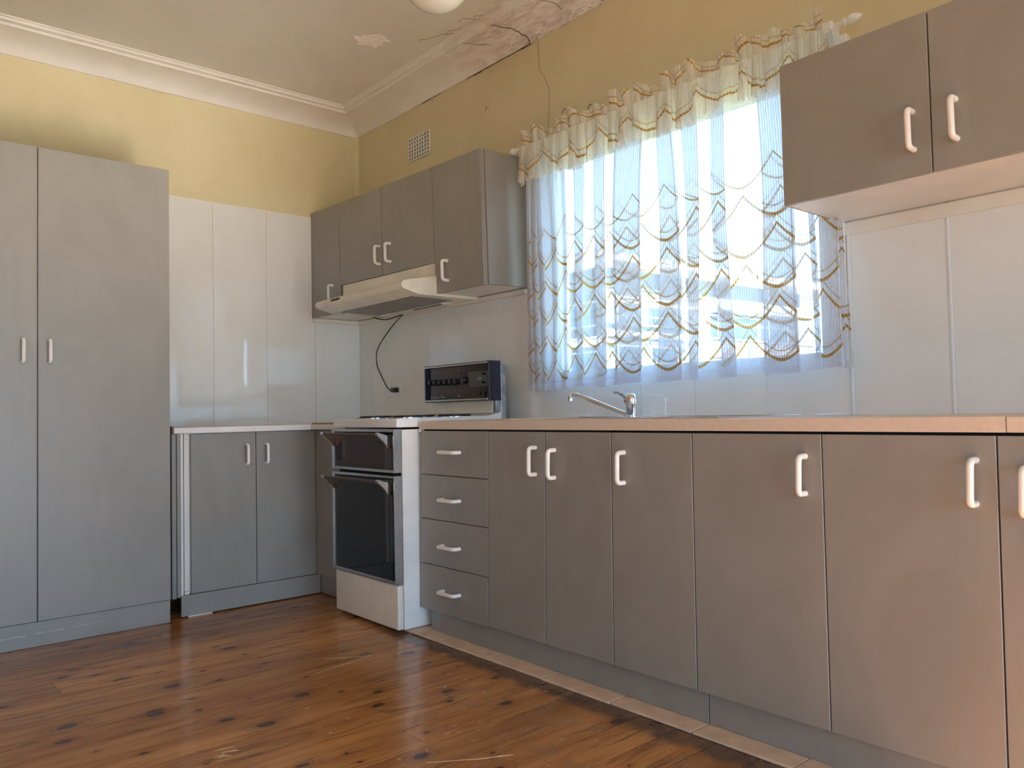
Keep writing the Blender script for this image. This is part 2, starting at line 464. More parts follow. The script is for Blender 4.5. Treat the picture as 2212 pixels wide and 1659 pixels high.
# end wall behind the camera with a wide glazed opening
OY0, OY1, OZ0, OZ1 = -3.2, -.80, .02, 2.0
m = MB(); m.box(RX, RX + .12, RY, OY0, 0, 2.83); m.box(RX, RX + .12, OY1, 0, 0, 2.83)
m.box(RX, RX + .12, OY0, OY1, 0, OZ0); m.box(RX, RX + .12, OY0, OY1, OZ1, 2.83)
wf = m.build('wall_front', M['duskwall']); tag(wf, kind='structure')
portal(((SX0 + SX1) / 2, RY - .13, (SZ0 + SZ1) / 2), SX1 - SX0, SZ1 - SZ0, (0, 1, 0))
portal((RX + .13, (OY0 + OY1) / 2, (OZ0 + OZ1) / 2), OY1 - OY0, OZ1 - OZ0, (-1, 0, 0))

m = MB(); m.box(-.12, RX + .12, RY - .12, .14, CZ, CZ + .1)
ceiling = m.build('ceiling', M['ceil']); tag(ceiling, kind='structure')

# cornice: coved plaster with two stepped fillets; d = distance from wall
PROF = [(0, 2.700), (.010, 2.700), (.013, 2.7035)]
for k in range(1, 11):
    a = k / 10; PROF.append((.013 + .155 * (1 - math.cos(a * math.pi / 2)) ** .85, 2.7035 + .058 * math.sin(a * math.pi / 2)))
PROF = [(0, 2.700), (.010, 2.700), (.013, 2.704), (.024, 2.720), (.040, 2.734), (.062, 2.746), (.090, 2.755), (.125, 2.761), (.160, 2.764),
        (.186, 2.765), (.189, 2.776), (.200, 2.777), (.203, 2.7765), (.206, 2.7775), (.213, 2.7785), (.216, 2.789), (.228, 2.790), (.230, 2.7955), (0, 2.7955)]
def cornice(name, wall):
    m = MB(); bm = m.bm; A, B = [], []
    for d, z in PROF:
        if wall == 'right': A.append(bm.verts.new((d, -d, z))); B.append(bm.verts.new((RX, -d, z)))
        else: A.append(bm.verts.new((d, -d, z))); B.append(bm.verts.new((d, RY, z)))
    n = len(PROF)
    for k in range(n): bm.faces.new((A[k], B[k], B[(k + 1) % n], A[(k + 1) % n]))
    bm.faces.new(A); bm.faces.new(B[::-1])
    o = m.build(name, M['cornice'], smooth=True); tag(o, kind='structure'); return o
cor_r = cornice('trim_1', 'right'); cor_l = cornice('trim_2', 'left')
m = MB(); m.prism([(.0, -.0), (.022, -.0), (.008, -.010), (.0, -.024)], 2.10, 2.70, 'z')
tag(m.build('trim_3', M['yellow']), kind='structure')     # corner bead

def strip(parent, pts, wds, off, mat, name, thick=.0012):
    """thin ragged raised/dark ribbon along world points; off = unit direction facing the room"""
    m = MB(); off = Vector(off); P = [Vector(p) for p in pts]; L = []
    for i, p in enumerate(P):
        d = (P[min(i + 1, len(P) - 1)] - P[max(i - 1, 0)]).normalized(); s_ = d.cross(off).normalized() * wds[i] * .5
        L.append([m.bm.verts.new(p - s_ + off * thick), m.bm.verts.new(p + s_ + off * thick),
                  m.bm.verts.new(p + s_ - off * .0004), m.bm.verts.new(p - s_ - off * .0004)])
    for a, b in zip(L, L[1:]):
        for k in range(4): m.bm.faces.new((a[k], b[k], b[(k + 1) % 4], a[(k + 1) % 4]))
    m.bm.faces.new(L[0]); m.bm.faces.new(L[-1][::-1])
    return m.build(name, mat, parent)

def prof_z(d):
    pr = PROF[1:-1]
    for (a, za), (b, zb_) in zip(pr, pr[1:]):
        if a <= d <= b and b > a: return za + (zb_ - za) * (d - a) / (b - a)
    return CZ if d > .2 else 2.70
def jag(pts, n, amp, rnd):
    P = [Vector(p) for p in pts]; out = []
    for a, b in zip(P, P[1:]):
        for k in range(n):
            out.append(a.lerp(b, k / n) + Vector([rnd.uniform(-amp, amp) for _ in range(3)]))
    out.append(P[-1]); return out
rc = random.Random(11)
# crack running over the cornice
def cove_crack(pts, wd):
    q = []
    for (xa, da), (xb, db) in zip(pts, pts[1:]):
        for k in range(5):
            t = k / 5; q.append((xa + (xb - xa) * t + rc.uniform(-.004, .004), da + (db - da) * t))
    q.append(pts[-1])
    P = [(x_, -d_ - .0012, prof_z(d_) - .0022) for x_, d_ in q]
    strip(cor_r, P, [wd * (0.5 + .8 * (1 - d_ / .25)) for _, d_ in q], (0, -.55, -.83), M['crack'], 'crack')
cove_crack([(1.585, .185), (1.600, .14), (1.635, .09), (1.645, .045), (1.668, .022), (1.662, .006)], .0028)
cove_crack([(1.36, .185), (1.39, .12), (1.45, .08)], .0009)
cove_crack([(1.88, .18), (1.93, .09), (1.925, .05)], .0009)
for pts in ([(1.585, -.235), (1.55, -.26), (1.53, -.24), (1.50, -.29), (1.45, -.28)], [(1.36, -.235), (1.31, -.275), (1.24, -.30), (1.19, -.33)],
            [(1.42, -.235), (1.36, -.27), (1.30, -.25)]):
    P = jag([(a, b, CZ - .0005) for a, b in pts], 4, .003, rc); P = [(p.x, p.y, CZ - .0005) for p in P]
    strip(ceiling, P, [.0009] * len(P), (0, 0, -1), M['finecrack'], 'crack')
# gap opening between cornice and wall
for a, b, wd in ((.74, .80, .004), (.80, .915, .003), (1.16, 1.29, .005), (1.30, 1.56, .0035), (1.56, 1.66, .006)):
    P = jag([(a, -.0016, 2.699), (b, -.0016, 2.699)], 8, .0016, rc); P = [(p.x, -.0022, 2.698 + rc.uniform(-.002, .0015)) for p in P]
    strip(wall_right, P, [wd * rc.uniform(.3, 1) for _ in P], (0, -1, 0), M['crack'], 'crack')
P = jag([(1.709, 0, 2.695), (1.712, 0, 2.556), (1.743, 0, 2.512), (1.776, 0, 2.446), (1.773, 0, 2.359), (1.770, 0, 2.30), (1.766, 0, 2.21)], 4, .003, rc)
strip(wall_right, [(p.x, -.0004, p.z) for p in P], [.0013] * len(P), (0, -1, 0), M['wallcrack'], 'crack')
for x_, z_ in ((1.86, 2.30), (1.93, 2.235), (1.30, 2.48), (2.02, 2.27)):
    P = jag([(x_, 0, z_), (x_ + .012, 0, z_ + .016), (x_ + .03, 0, z_ + .012)], 3, .002, rc)
    strip(wall_right, [(p.x, -.0004, p.z) for p in P], [.0022] * len(P), (0, -1, 0), M['crack'], 'paint_chip')
# bare plaster patch on ceiling
m = MB(); n = 26; rp = random.Random(5); ring = []
for k in range(n):
    a = 2 * math.pi * k / n; rr = rp.uniform(.82, 1.22) * (1.25 if k % 5 == 0 else 1)
    ring.append((1.04 + math.cos(a) * .062 * rr + math.sin(a) * .02, -.515 + math.sin(a) * .062 * rr))
A = [m.bm.verts.new((p[0], p[1], CZ - .002)) for p in ring]; B = [m.bm.verts.new((p[0], p[1], CZ + .001)) for p in ring]
m.bm.faces.new(A)
for k in range(n): m.bm.faces.new((A[k], A[(k + 1) % n], B[(k + 1) % n], B[k]))
m.build('plaster_patch', M['patch'], ceiling)

# white wall panels (splashback)
def panel(parent, wall, a, b, z0, z1):
    m = MB(); g = .0006
    if wall == 'right': m.box(a + g, b - g, -.004, 0.0005, z0, z1, .0003)
    else: m.box(-.0005, .004, a + .0003, b - .0003, z0, z1)
    return m.build('wall_panel', M['panel'], parent)
xs = [.004, .150, .445, .756, 1.054, 1.366, 1.674, 1.735]
for a, b in zip(xs, xs[1:]): panel(wall_right, 'right', a, b, .88, 1.52)
for a, b in zip([1.735, 1.98, 2.287, 2.554, 2.86, 3.172], [1.98, 2.287, 2.554, 2.86, 3.172]): panel(wall_right, 'right', a, b, .88, 1.070)
for a, b in zip([3.182, 3.487, 3.80, 4.11, 4.45], [3.478, 3.797, 4.11, 4.45, 4.85]): panel(wall_right, 'right', a, b, .88, 1.535)
for a, b in zip([-1.352, -.926, -.616, -.309], [-.928, -.618, -.311, -.004]): panel(wall_left, 'left', a, b, .88, 2.137)
m = MB(); m.box(3.172, 3.182, -.008, 0, .9, 1.53, .001); m.box(3.478, 3.487, -.007, 0, .9, 1.49, .001)
tag(m.build('trim_4', M['frame']), kind='structure')
m = MB(); m.box(0, .006, -1.352, -.33, 2.137, 2.143, .001)
tag(m.build('trim_5', M['trimcream']), kind='structure')

# window
win = empty('window_1', (2.45, .03, 1.07)); tag(win, kind='structure')
def frame_part(name, b, mat='frame'):
    m = MB(); m.box(*b, .002); return m.build(name, M[mat], win)
x0, x1, z0, z1 = WO['x0'], WO['x1'], WO['z0'], WO['z1']
frame_part('jamb', (x0, x0 + .045, -.002, .064, z0, z1)); frame_part('jamb', (x1 - .045, x1, -.002, .064, z0, z1))
frame_part('window_head', (x0 + .045, x1 - .045, -.002, .064, z1 - .045, z1)); frame_part('window_sill', (x0 + .045, x1 - .045, -.006, .068, z0, z0 + .04))
frame_part('architrave', (x0 - .085, x0, -.014, 0, z0 - .0, z1)); frame_part('architrave', (x1, x1 + .05, -.014, 0, z0, z1))
bl = MB()
for k in range(4): bl.box(x0 + .046, x1 - .046, .022, .0225, 2.052 + k * .030, 2.052 + k * .030 + .0302)
bl.box(x0 + .046, x1 - .046, .018, .027, 2.046, 2.052); bl.build('cream_blind', M['blind'], win)
m = MB(); m.box(x0 + .045, x1 - .045, .048, .052, z0 + .04, z1 - .045)
m.build('pane', M['glass'], win)

# wall vent
vent = empty('wall_vent', (.705, 0, 2.395)); tag(vent, 'square white wall vent with a grid of dark holes, high above the cooker cabinets', 'vent')
m = MB(); vx0, vx1, vz0, vz1 = .600, .808, 2.395, 2.526
m.box(vx0, vx1, -.0025, -.0005, vz0, vz1); m.build('vent_backing', M['dark'], vent)
m = MB(); nx, nz = 8, 6
cw, ch = (vx1 - vx0) / nx, (vz1 - vz0) / nz
for k in range(nx + 1):
    c = vx0 + k * cw; m.box(c - cw * .17, c + cw * .17, -.010, -.0025, vz0, vz1)
m.build('vertical_bars', M['trimcream'], vent)
m = MB()
for k in range(nz + 1):
    c = vz0 + k * ch; m.box(vx0 - .004, vx1 + .004, -.0092, -.0025, c - ch * .13, c + ch * .13)
m.build('horizontal_bars', M['trimcream'], vent)

# ceiling globe
lc = Vector((2.145, -.905, 2.37 + .127))
lamp = empty('pendant_lamp', (lc.x, lc.y, CZ)); tag(lamp, 'round cream opal glass globe lamp hanging from the ceiling', 'lamp')
m = MB(); prof = [(.127 * math.sin(math.pi * k / 18) + .0005, -.127 * math.cos(math.pi * k / 18)) for k in range(0, 17)]
m.lathe(lc, prof, 'z', 40); m.build('lamp_shade', M['globe'], lamp, smooth=True)
m = MB(); m.lathe((lc.x, lc.y, 0), [(.05, lc.z + .115), (.052, lc.z + .14), (.012, lc.z + .15), (.010, CZ - .03), (.05, CZ - .02), (.055, CZ)], 'z', 24)
m.build('lamp_holder', M['white_enamel'], lamp, smooth=True)

# ------------------------------------------------------------------ base run on the window wall
F = .6018; TH = .017
XT = [1.558, 2.0185, 2.3405, 2.6545, 2.974, 3.377, 3.779, 4.182]
XB = [1.530, 1.997, 2.322, 2.644, 2.970, 3.378, 3.776, 4.180]
ZT, ZB = .858, .104
def sx(i, z):
    t = (z - ZB) / (ZT - ZB); return XB[i] + (XT[i] - XB[i]) * t
def front(parent, i, j, z0, z1, name='door', g=.0017, dy=0):
    m = MB(); y = -F + dy
    m.slab((sx(i, z1) + g, y, z1), (sx(j, z1) - g, y, z1), (sx(j, z0) - g, y, z0), (sx(i, z0) + g, y, z0), (0, TH, 0), .0012)
    return m.build(name, M['lam'], parent)
def carcass(parent, i, j):
    m = MB(); a, b = max(XT[i], XB[i]) + .002, min(XT[j], XB[j]) - .002
    t = .016; yb, yf, z0, z1 = -.02, -F + TH + .001, ZB + .002, .862
    m.box(a, a + t, yf, yb, z0, z1 - .008); m.box(b - t, b, yf, yb, z0, z1 - .008)
    m.box(a + t, b - t, yf, yb, z0, z0 + t); m.box(a + t, b - t, yf + .02, yb, z1 - t, z1); m.box(a + t, b - t, yb - .006, yb, z0 + t, z1 - t)
    m.build('carcass', M['carcass'], parent)
    m = MB(); m.box(a, b, yf + .001, yf + .018, z1 - .0075, z1 + .003); return m.build('gap_shade_strip', M['dark'], parent)  # near-black strip stands in for the shaded gap under the worktop
du = empty('drawer_cabinet', (1.77, -.3, .1)); tag(du, 'grey four-drawer base cabinet beside the cooker', 'cabinet', 'grey base cabinets')
carcass(du, 0, 1)
zz = [(.8585, .674), (.671, .486), (.483, .294), (.291, .100)]
for k, (a, b) in enumerate(zz):
    d = front(du, 0, 1, b, a, 'drawer')
    zc = [.771, .574, .381, .193][k]; xc = [1.722, 1.716, 1.710, 1.705][k]
    bow_handle(d, (xc, -F, zc), (xc + .112, -F, zc + .001), (0, -1, 0))
def base_unit(label, doors, handles, loc):
    u = empty('base_cabinet', loc); tag(u, label, 'cabinet', 'grey base cabinets')
    carcass(u, doors[0][0], doors[-1][1])
    for (i, j), h, dzt in zip(doors, handles, (0, 0)):
        d = front(u, i, j, ZB, ZT)
        bow_handle(d, (h[0], -F, h[1]), (h[0] - .003, -F, h[1] - .097), (0, -1, 0))
    return u
base_unit('grey two-door base cabinet under the tap, right of the drawers', [(1, 2), (2, 3)], [(2.289, .802), (2.388, .795)], (2.33, -.3, .1))
base_unit('narrow grey base cabinet whose handle sits at its left edge, right of the tap cabinet', [(3, 4)], [(2.709, .795)], (2.81, -.3, .1))
base_unit('wide grey single-door base cabinet with its handle at its right edge', [(4, 5)], [(3.331, .801)], (3.17, -.3, .1))
base_unit('warm-lit grey two-door base cabinet at the right edge of the photo', [(5, 6), (6, 7)], [(3.736, .804), (3.836, .79)], (3.77, -.3, .1))

# kickboards
K = .5806
def kick(label, b):
    m = MB(); m.box(*b, .001); tag(m.build('kickboard', M['lam']), label, 'kickboard', 'grey kickboards')
kick('long grey kickboard under the drawers and the sink cabinets', (1.586, 2.992, -K, -K + .016, .009, .102))
kick('grey kickboard at the right, under the cabinets past the board joint', (2.9955, 4.20, -K, -K + .016, .009, .102))

# beige tile strip
tr6 = empty('trim_6', (2.6, -.6, 0)); tag(tr6, kind='structure')
tx = [1.41, 1.735, 2.046, 2.361, 2.675, 2.990, 3.305, 3.62, 3.935, 4.25]
for a, b in zip(tx, tx[1:]):
    m = MB(); m.box(a + .0015, b - .0015, -.662 + rc.uniform(-.002, .002), -.50 if a > 1.5 else -.50, .0005, .0085 + rc.uniform(-.0005, .0005), .002)
    m.build('tile', M['tile'], tr6)

# worktop with sink cut-out
def worktop(x0, x1, hole=None):
    m = MB(); y0, y1, za, zb_ = -.6003, -.006, .8655, .9
    if hole:
        a, b, c, d = hole
        m.box(x0, a, y0, y1, za, zb_); m.box(b, x1, y0, y1, za, zb_); m.box(a, b, y0, c, za, zb_); m.box(a, b, d, y1, za, zb_)
    else: m.box(x0, x1, y0, y1, za, zb_, .0015)
    return m.build('worktop', M['top'])
wt = worktop(1.5395, 3.797, (2.12, 2.56, -.50, -.15)); tag(wt, 'long beige laminate worktop carrying the sink and tap', 'worktop')
m = MB(); m.box(1.5375, 1.556, -.602, -.585, .853, .866, .001); m.build('edge_strip', M['trimcream'], wt)
wt2 = worktop(3.7985, 4.60); tag(wt2, 'short beige worktop right of the joint, at the right edge of the photo', 'worktop')

# sink
sink = empty('kitchen_sink', (2.5, -.3, .9)); tag(sink, 'low stainless steel sink with drainer, set in the beige worktop under the window', 'sink')
m = MB(); a, b, c, d = 1.98, 3.02, -.53, -.055
ha, hb, hc, hd = 2.14, 2.54, -.48, -.17
for q in ((a, ha, c, d), (hb, b, c, d), (ha, hb, c, hc), (ha, hb, hd, d)): m.box(*q, .9, .9035)
m.tube([(a, c, .9025), (b, c, .9025), (b, d, .9025), (a, d, .9025), (a, c, .9025)], .0035, 6)
m.build('sink_rim', M['chrome'], sink)
m = MB(); t = .002
m.box(ha - t, ha, hc, hd, .745, .9); m.box(hb, hb + t, hc, hd, .745, .9); m.box(ha, hb, hc - t, hc, .745, .9); m.box(ha, hb, hd, hd + t, .745, .9); m.box(ha, hb, hc, hd, .743, .745)
m.build('bowl', M['steel'], sink)
m = MB()
for k in range(7): m.box(2.62, 2.98, -.46 + k * .05, -.446 + k * .05, .9035, .9055)
m.build('drainer_ribs', M['chrome'], sink)

# mixer tap
tap = empty('mixer_tap', (2.317, -.1, .9035)); tag(tap, 'chrome single-lever mixer tap standing behind the sink', 'tap')
T = Vector((2.317, -.1, 0))
m = MB(); m.lathe(T, [(.029, .9035), (.029, .908), (.0255, .909), (.0255, .953), (.0262, .955)], 'z', 28); m.build('tap_body', M['chrome'], tap, smooth=True)
m = MB(); m.lathe(T, [(.028, .955), (.0285, .958), (.0285, .975), (.027, .985), (.022, .993), (.012, .998), (.001, .999)], 'z', 28)
lev = m.build('tap_cap', M['chrome'], tap, smooth=True)
m = MB(); P = [(2.325, -.103, .975), (2.305, -.107, .985), (2.285, -.112, .995), (2.262, -.118, 1.004), (2.248, -.121, 1.003)]
for k in range(4):
    a, b = Vector(P[k]), Vector(P[k + 1]); wa = [.024, .019, .013, .010, .008][k]; wb_ = [.024, .019, .013, .010, .008][k + 1]
    ta, tb = [.022, .014, .007, .005, .004][k], [.022, .014, .007, .005, .004][k + 1]
    m.hexa([a + Vector((0, -wa, -ta)), b + Vector((0, -wb_, -tb)), b + Vector((0, wb_, -tb)), a + Vector((0, wa, -ta)),
            a + Vector((0, -wa, .004)), b + Vector((0, -wb_, .003)), b + Vector((0, wb_, .003)), a + Vector((0, wa, .004))])
bmesh.ops.remove_doubles(m.bm, verts=m.bm.verts[:], dist=.0004)
m.build('tap_lever', M['chrome'], tap, smooth=True)
dv = Vector((-.42, -.9, 0)).normalized() * .0287
m = MB(); m.lathe((T.x + dv.x, T.y + dv.y, .967), [(.0052, -.0012), (.0052, .0012)], 'y', 14); m.build('indicator_dot', M['red'], tap)
m = MB(); sp_ = spline([(2.305, -.103, .912), (2.25, -.106, .928), (2.17, -.111, .955), (2.09, -.116, .982), (2.045, -.119, .996), (2.015, -.121, 1.001), (1.995, -.1225, .999)], 6)
m.tube(sp_, .0098, 14); m.build('spout', M['chrome'], tap, smooth=True)
m = MB(); m.lathe((1.995, -.1225, 0), [(.0105, .974), (.0125, .975), (.0125, .9865), (.0118, .987), (.0125, .988), (.0125, 1.003), (.009, 1.008)], 'z', 18)
m.build('spout_tip', M['chrome'], tap, smooth=True)

# ------------------------------------------------------------------ cooker
SX, SR = .965, 1.525
st = empty('cooker', (1.245, -.4, 0)); tag(st, 'upright cream electric cooker with two dark glass oven doors and a raised control panel', 'cooker')
m = MB(); m.box(SX + .006, SR, -.678, -.09, .012, .866, .003)
m.build('cooker_body', M['white_enamel'], st)
m = MB(); m.box(SX + .012, SR - .01, -.681, -.6782, .215, .862)
m.build('oven_recess', M['dark'], st)
m = MB(); m.prism([(-.706, .875), (-.706, .908), (-.700, .914), (-.40, .9155), (-.20, .918), (-.152, .923), (-.126, .936), (-.118, .936), (-.118, .875)], SX, SR + .002, 'x', .004, 3)
m.build('hob', M['white_enamel'], st, smooth=True)
for (cx_, cy_, r_) in ((1.11, -.56, .082), (1.385, -.56, .072), (1.11, -.30, .072), (1.385, -.30, .082)):
    m = MB(); m.lathe((cx_, cy_, .9145), [(r_ + .022, 0), (r_ + .022, .003), (r_ + .006, .005), (r_ * .3, -.001), (.01, -.001)], 'z', 28)
    rg = m.build('drip_ring', M['chrome'], st, smooth=True)
    m = MB(); pts = []
    for k in range(90):
        a = k / 89 * 2 * math.pi * 3.2; rr = .018 + (r_ - .018) * k / 89; pts.append((cx_ + math.cos(a) * rr, cy_ + math.sin(a) * rr, .9225))
    m.tube(pts, .0045, 6); m.build('coil', M['black'], rg, smooth=True)
def oven_door(z0, z1, glass, lean):
    yf, yb = -.722, -.684
    d = MB(); fw = .011
    # aluminium frame ring
    a, b = SX + .012, SR + .001
    d.box(a, b, yf, yb, z0, z0 + fw); d.box(a, b, yf, yb, z1 - fw, z1); d.box(a, a + fw, yf, yb, z0 + fw, z1 - fw); d.box(b - fw * .4, b, yf, yb, z0 + fw, z1 - fw)
    o = d.build('oven_door', M['alu'], st)
    m = MB(); m.box(a + fw, b - fw * .4, yf + .006, yf + .012, z0 + fw, z1 - fw); m.build('door_glass', M[glass], o)
    hz = z1 - .020; hy = -.778
    m = MB(); m.tube([(a + .004, hy, hz - .001), (b - .03, hy, hz - .001)], .0058, 12); m.build('handle_rod', M['rodbrown'], o, smooth=True)
    for hx in (a + .012, b - .042):
        m = MB()
        pr = [(hy - .006, hz + .004), (hy + .004, hz + .006), (yf + .028, hz - .018), (yf + .004, hz - .025), (yf + .004, hz - .062), (yf - .006, hz - .060), (yf - .024, hz - .035), (hy, hz - .010)]
        m.prism(pr, hx, hx + .013, 'x', .0015, 1)
        m.tube([(hx - .004, hy, hz), (hx + .017, hy, hz)], .0072, 10)
        m.build('handle_bracket', M['chrome'], o)
    return o
od1 = oven_door(.682, .868, 'brown_glass', 0)
od2 = oven_door(.213, .668, 'black_glass', 0)
m = MB(); m.lathe((SR + .001, -.700, .615), [(.006, -.001), (.006, .0012), (.003, .0012)], 'x', 12); m.build('door_screw', M['steel'], od2)
m = MB(); m.box(SX + .020, SR + .003, -.712, -.682, .016, .203, .006, 3); m.build('storage_drawer', M['cream'], st, smooth=True)
for k, (px_, py_) in enumerate(((SX + .03, -.64), (SR - .03, -.64), (SX + .03, -.13), (SR - .03, -.13))):
    m = MB(); m.lathe((px_, py_, 0), [(.012, .0), (.012, .013)], 'z', 10); m.build('foot', M['black'], st)
# splash riser and control panel
m = MB(); m.box(SX + .03, SR - .025, -.150, -.095, .93, 1.0, .002); m.build('riser', M['cream'], st)
m = MB(); m.box(SR - .024, SR - .001, -.150, -.118, .934, .995, .001); m.box(SX + .03, SR - .002, -.117, -.085, .60, 1.163, .002); m.build('rear_flue', M['steel'], st)
cp = MB(); px0, px1, pz0, pz1, pyf, pyb = .992, 1.527, .990, 1.178, -.190, -.118
cp.box(px0, px1 - .014, pyf + .022, pyb, pz0, pz1)
cp.box(px0, px0 + .008, pyf, pyf + .022, pz0, pz1); cp.box(px1 - .014, px1, pyf - .001, pyb, pz0 - .001, pz1 + .001, .003)
cp.box(px0 + .008, px1 - .014, pyf + .003, pyf + .022, pz1 - .007, pz1); cp.box(px0 + .008, px1 - .014, pyf + .003, pyf + .022, pz0, pz0 + .007)
cpo = cp.build('control_panel', M['navy'], st)
m = MB(); m.box(px0 + .004, px1 - .014, pyf - .002, pyf + .004, pz1 - .0115, pz1 - .0035, .001); m.build('top_trim', M['alu'], cpo)
m = MB(); m.box(px0 + .004, px1 - .014, pyf - .002, pyf + .004, pz0 + .0035, pz0 + .0115, .001); m.build('bottom_trim', M['alu'], cpo)
m = MB(); m.box(px0 + .03, px1 - .014, pyf + .016, pyf + .0225, pz0 + .012, pz1 - .012); m.build('fascia', M['console'], cpo)
ff = pyf + .016
m = MB(); m.box(1.345, 1.512, ff - .002, ff, 1.058, 1.132); m.build('clock_face', M['clock'], cpo)
for k in range(6):
    m = MB(); cx_ = 1.045 + k * .044
    m.lathe((cx_, 0, 1.090), [(.0155, ff), (.0150, ff - .010), (.0125, ff - .026), (.0110, ff - .027)], 'y', 20); m.build('knob', M['black'], cpo, smooth=True)
m = MB(); m.lathe((1.315, 0, 1.093), [(.019, ff), (.018, ff - .012), (.0165, ff - .020)], 'y', 20); m.build('knob', M['black'], cpo, smooth=True)
for (cx_, cz_) in ((1.345, 1.093), (1.478, 1.117), (1.476, 1.076)):
    m = MB(); m.tube([(cx_, ff, cz_), (cx_, ff - .022, cz_)], .0052, 10); q = m.build('stalk_knob', M['black'], cpo, smooth=True)
    m = MB(); m.tube([(cx_, ff - .022, cz_), (cx_, ff - .024, cz_)], .0035, 8); m.build('stalk_cap', M['chrome'], cpo)
for cx_ in (1.435, 1.468):
    m = MB(); m.lathe((cx_, 0, 1.024), [(.010, ff), (.010, ff - .008), (.008, ff - .008)], 'y', 16); m.build('socket', M['black'], cpo, smooth=True)

def text(parent, body, x, y, z, size, name='lettering', mat='print', shear=0, rot=0):
    cu = bpy.data.curves.new(name, 'FONT'); cu.body = body; cu.size = size; cu.extrude = .0002; cu.shear = shear; cu.resolution_u = 3
    cu.align_x = 'LEFT'
    tmp = bpy.data.objects.new(name, cu); me = bpy.data.meshes.new_from_object(tmp); bpy.data.objects.remove(tmp)
    me.materials.clear(); me.materials.append(M[mat])
    o = bpy.data.objects.new(name, me)
    off = Vector((0, 0, 0)); q = parent
    while q is not None: off += Vector(q.location); q = q.parent
    o.location = Vector((x, y, z)) - off; o.rotation_euler = (math.pi / 2, 0, 0)
    return link(o, parent)
text(cpo, 'Westinghouse', 1.048, ff - .001, 1.0115, .0092)
text(cpo, 'Prestige', 1.112, ff - .001, 1.0125, .0100, shear=.35)
text(cpo, '8', 1.028, ff - .001, 1.008, .020, 'emblem')
text(cpo, '2 10', 1.415, ff - .0035, 1.090, .018)
text(cpo, '| | | | |', 1.255, ff - .001, 1.0145, .010)
for k in range(6):
    text(cpo, str(k + 1) if k else '1', 1.046 + k * .044, ff - .001, 1.142, .010)
    text(cpo, '. . .', 1.030 + k * .044, ff - .001, 1.116, .012)
for k in range(3): text(cpo, '1', 1.187 + k * .046, ff - .001, 1.046, .009); text(cpo, '-', 1.185 + k * .046, ff - .001, 1.036, .012)

# ------------------------------------------------------------------ upper cabinets over the cooker (they lean slightly)
def UA(x_, z_, back=0):
    return Vector((x_ - .0253 * (z_ - 1.8), -(.333 - .0437 * x_) + back, z_ - .0019 * x_))
UT, UBm, UBt = 2.161, 1.6836, 1.5271
U = [.002, .339, .771, 1.221, 1.586]
def upper(label, doors, z0, group, loc):
    u = empty('wall_cabinet', loc); tag(u, label, 'cabinet', group)
    a, b = U[doors[0][0]], U[doors[-1][1]]
    m = MB()
    m.hexa([UA(a + .001, z0, .0185), UA(b - .001, z0, .0185), Vector((UA(b - .001, z0).x, -.001, z0)), Vector((UA(a + .001, z0).x, -.001, z0)),
            UA(a + .001, UT, .0185), UA(b - .001, UT, .0185), Vector((UA(b - .001, UT).x, -.001, UT)), Vector((UA(a + .001, UT).x, -.001, UT))], .001)
    c_ = m.build('carcass', M['carcass'], u)
    for i, j in doors:
        g = .0016; m = MB()
        m.slab(UA(U[i] + g, UT + .002), UA(U[j] - g, UT + .002), UA(U[j] - g, z0 - .002), UA(U[i] + g, z0 - .002), (0, .0175, 0))
        d = m.build('door', M['lam'], u)
        h = HU[(i, j)]; ha_ = UA(h[0], h[1]); hb_ = UA(h[0] + .001, h[1] - .096)
        bow_handle(d, ha_, hb_, (0, -1, 0))
    return u
HU = {(0, 1): (.259, 1.693), (1, 2): (.747, 1.842), (2, 3): (.846, 1.840), (3, 4): (1.322, 1.675)}
ug = 'grey wall cabinets around the range hood'
u1 = upper('narrow grey wall cabinet in the corner, left of the range hood', [(0, 1)], UBt, ug, (.17, -.16, UBt))
u2 = upper('shorter grey two-door wall cabinet directly above the range hood', [(1, 2), (2, 3)], UBm, ug, (.78, -.16, UBm))
u3 = upper('grey wall cabinet right of the range hood with a pale bluish side', [(3, 4)], UBt, ug, (1.4, -.16, UBt))
m = MB()   # grey laminate side of the right cabinet
m.hexa([UA(U[4] - .001, UBt, .0185), UA(U[4] + .014, UBt, .0185), Vector((UA(U[4] + .014, UBt).x + .008, -.001, UBt)), Vector((UA(U[4], UBt).x, -.001, UBt)),
        UA(U[4] - .001, UT, .0185), UA(U[4] + .014, UT, .0185), Vector((UA(U[4] + .014, UT).x + .008, -.001, UT)), Vector((UA(U[4], UT).x, -.001, UT))], .001)
m.build('side_panel', M['lam'], u3)
m = MB(); m.box(.0006, .010, -.350, -.333, 1.512, 2.135, .001); m.build('scribe_strip', M['trimcream'], u1)
# bead under the cabinets
m = MB(); m.box(.0045, .022, -.326, -.0045, 1.502, 1.5255, .002); tag(m.build('trim_7', M['trimcream']), kind='structure')
m = MB(); m.box(.022, 1.600, -.0225, -.0045, 1.500, 1.5235, .002); tag(m.build('trim_8', M['trimcream']), kind='structure')

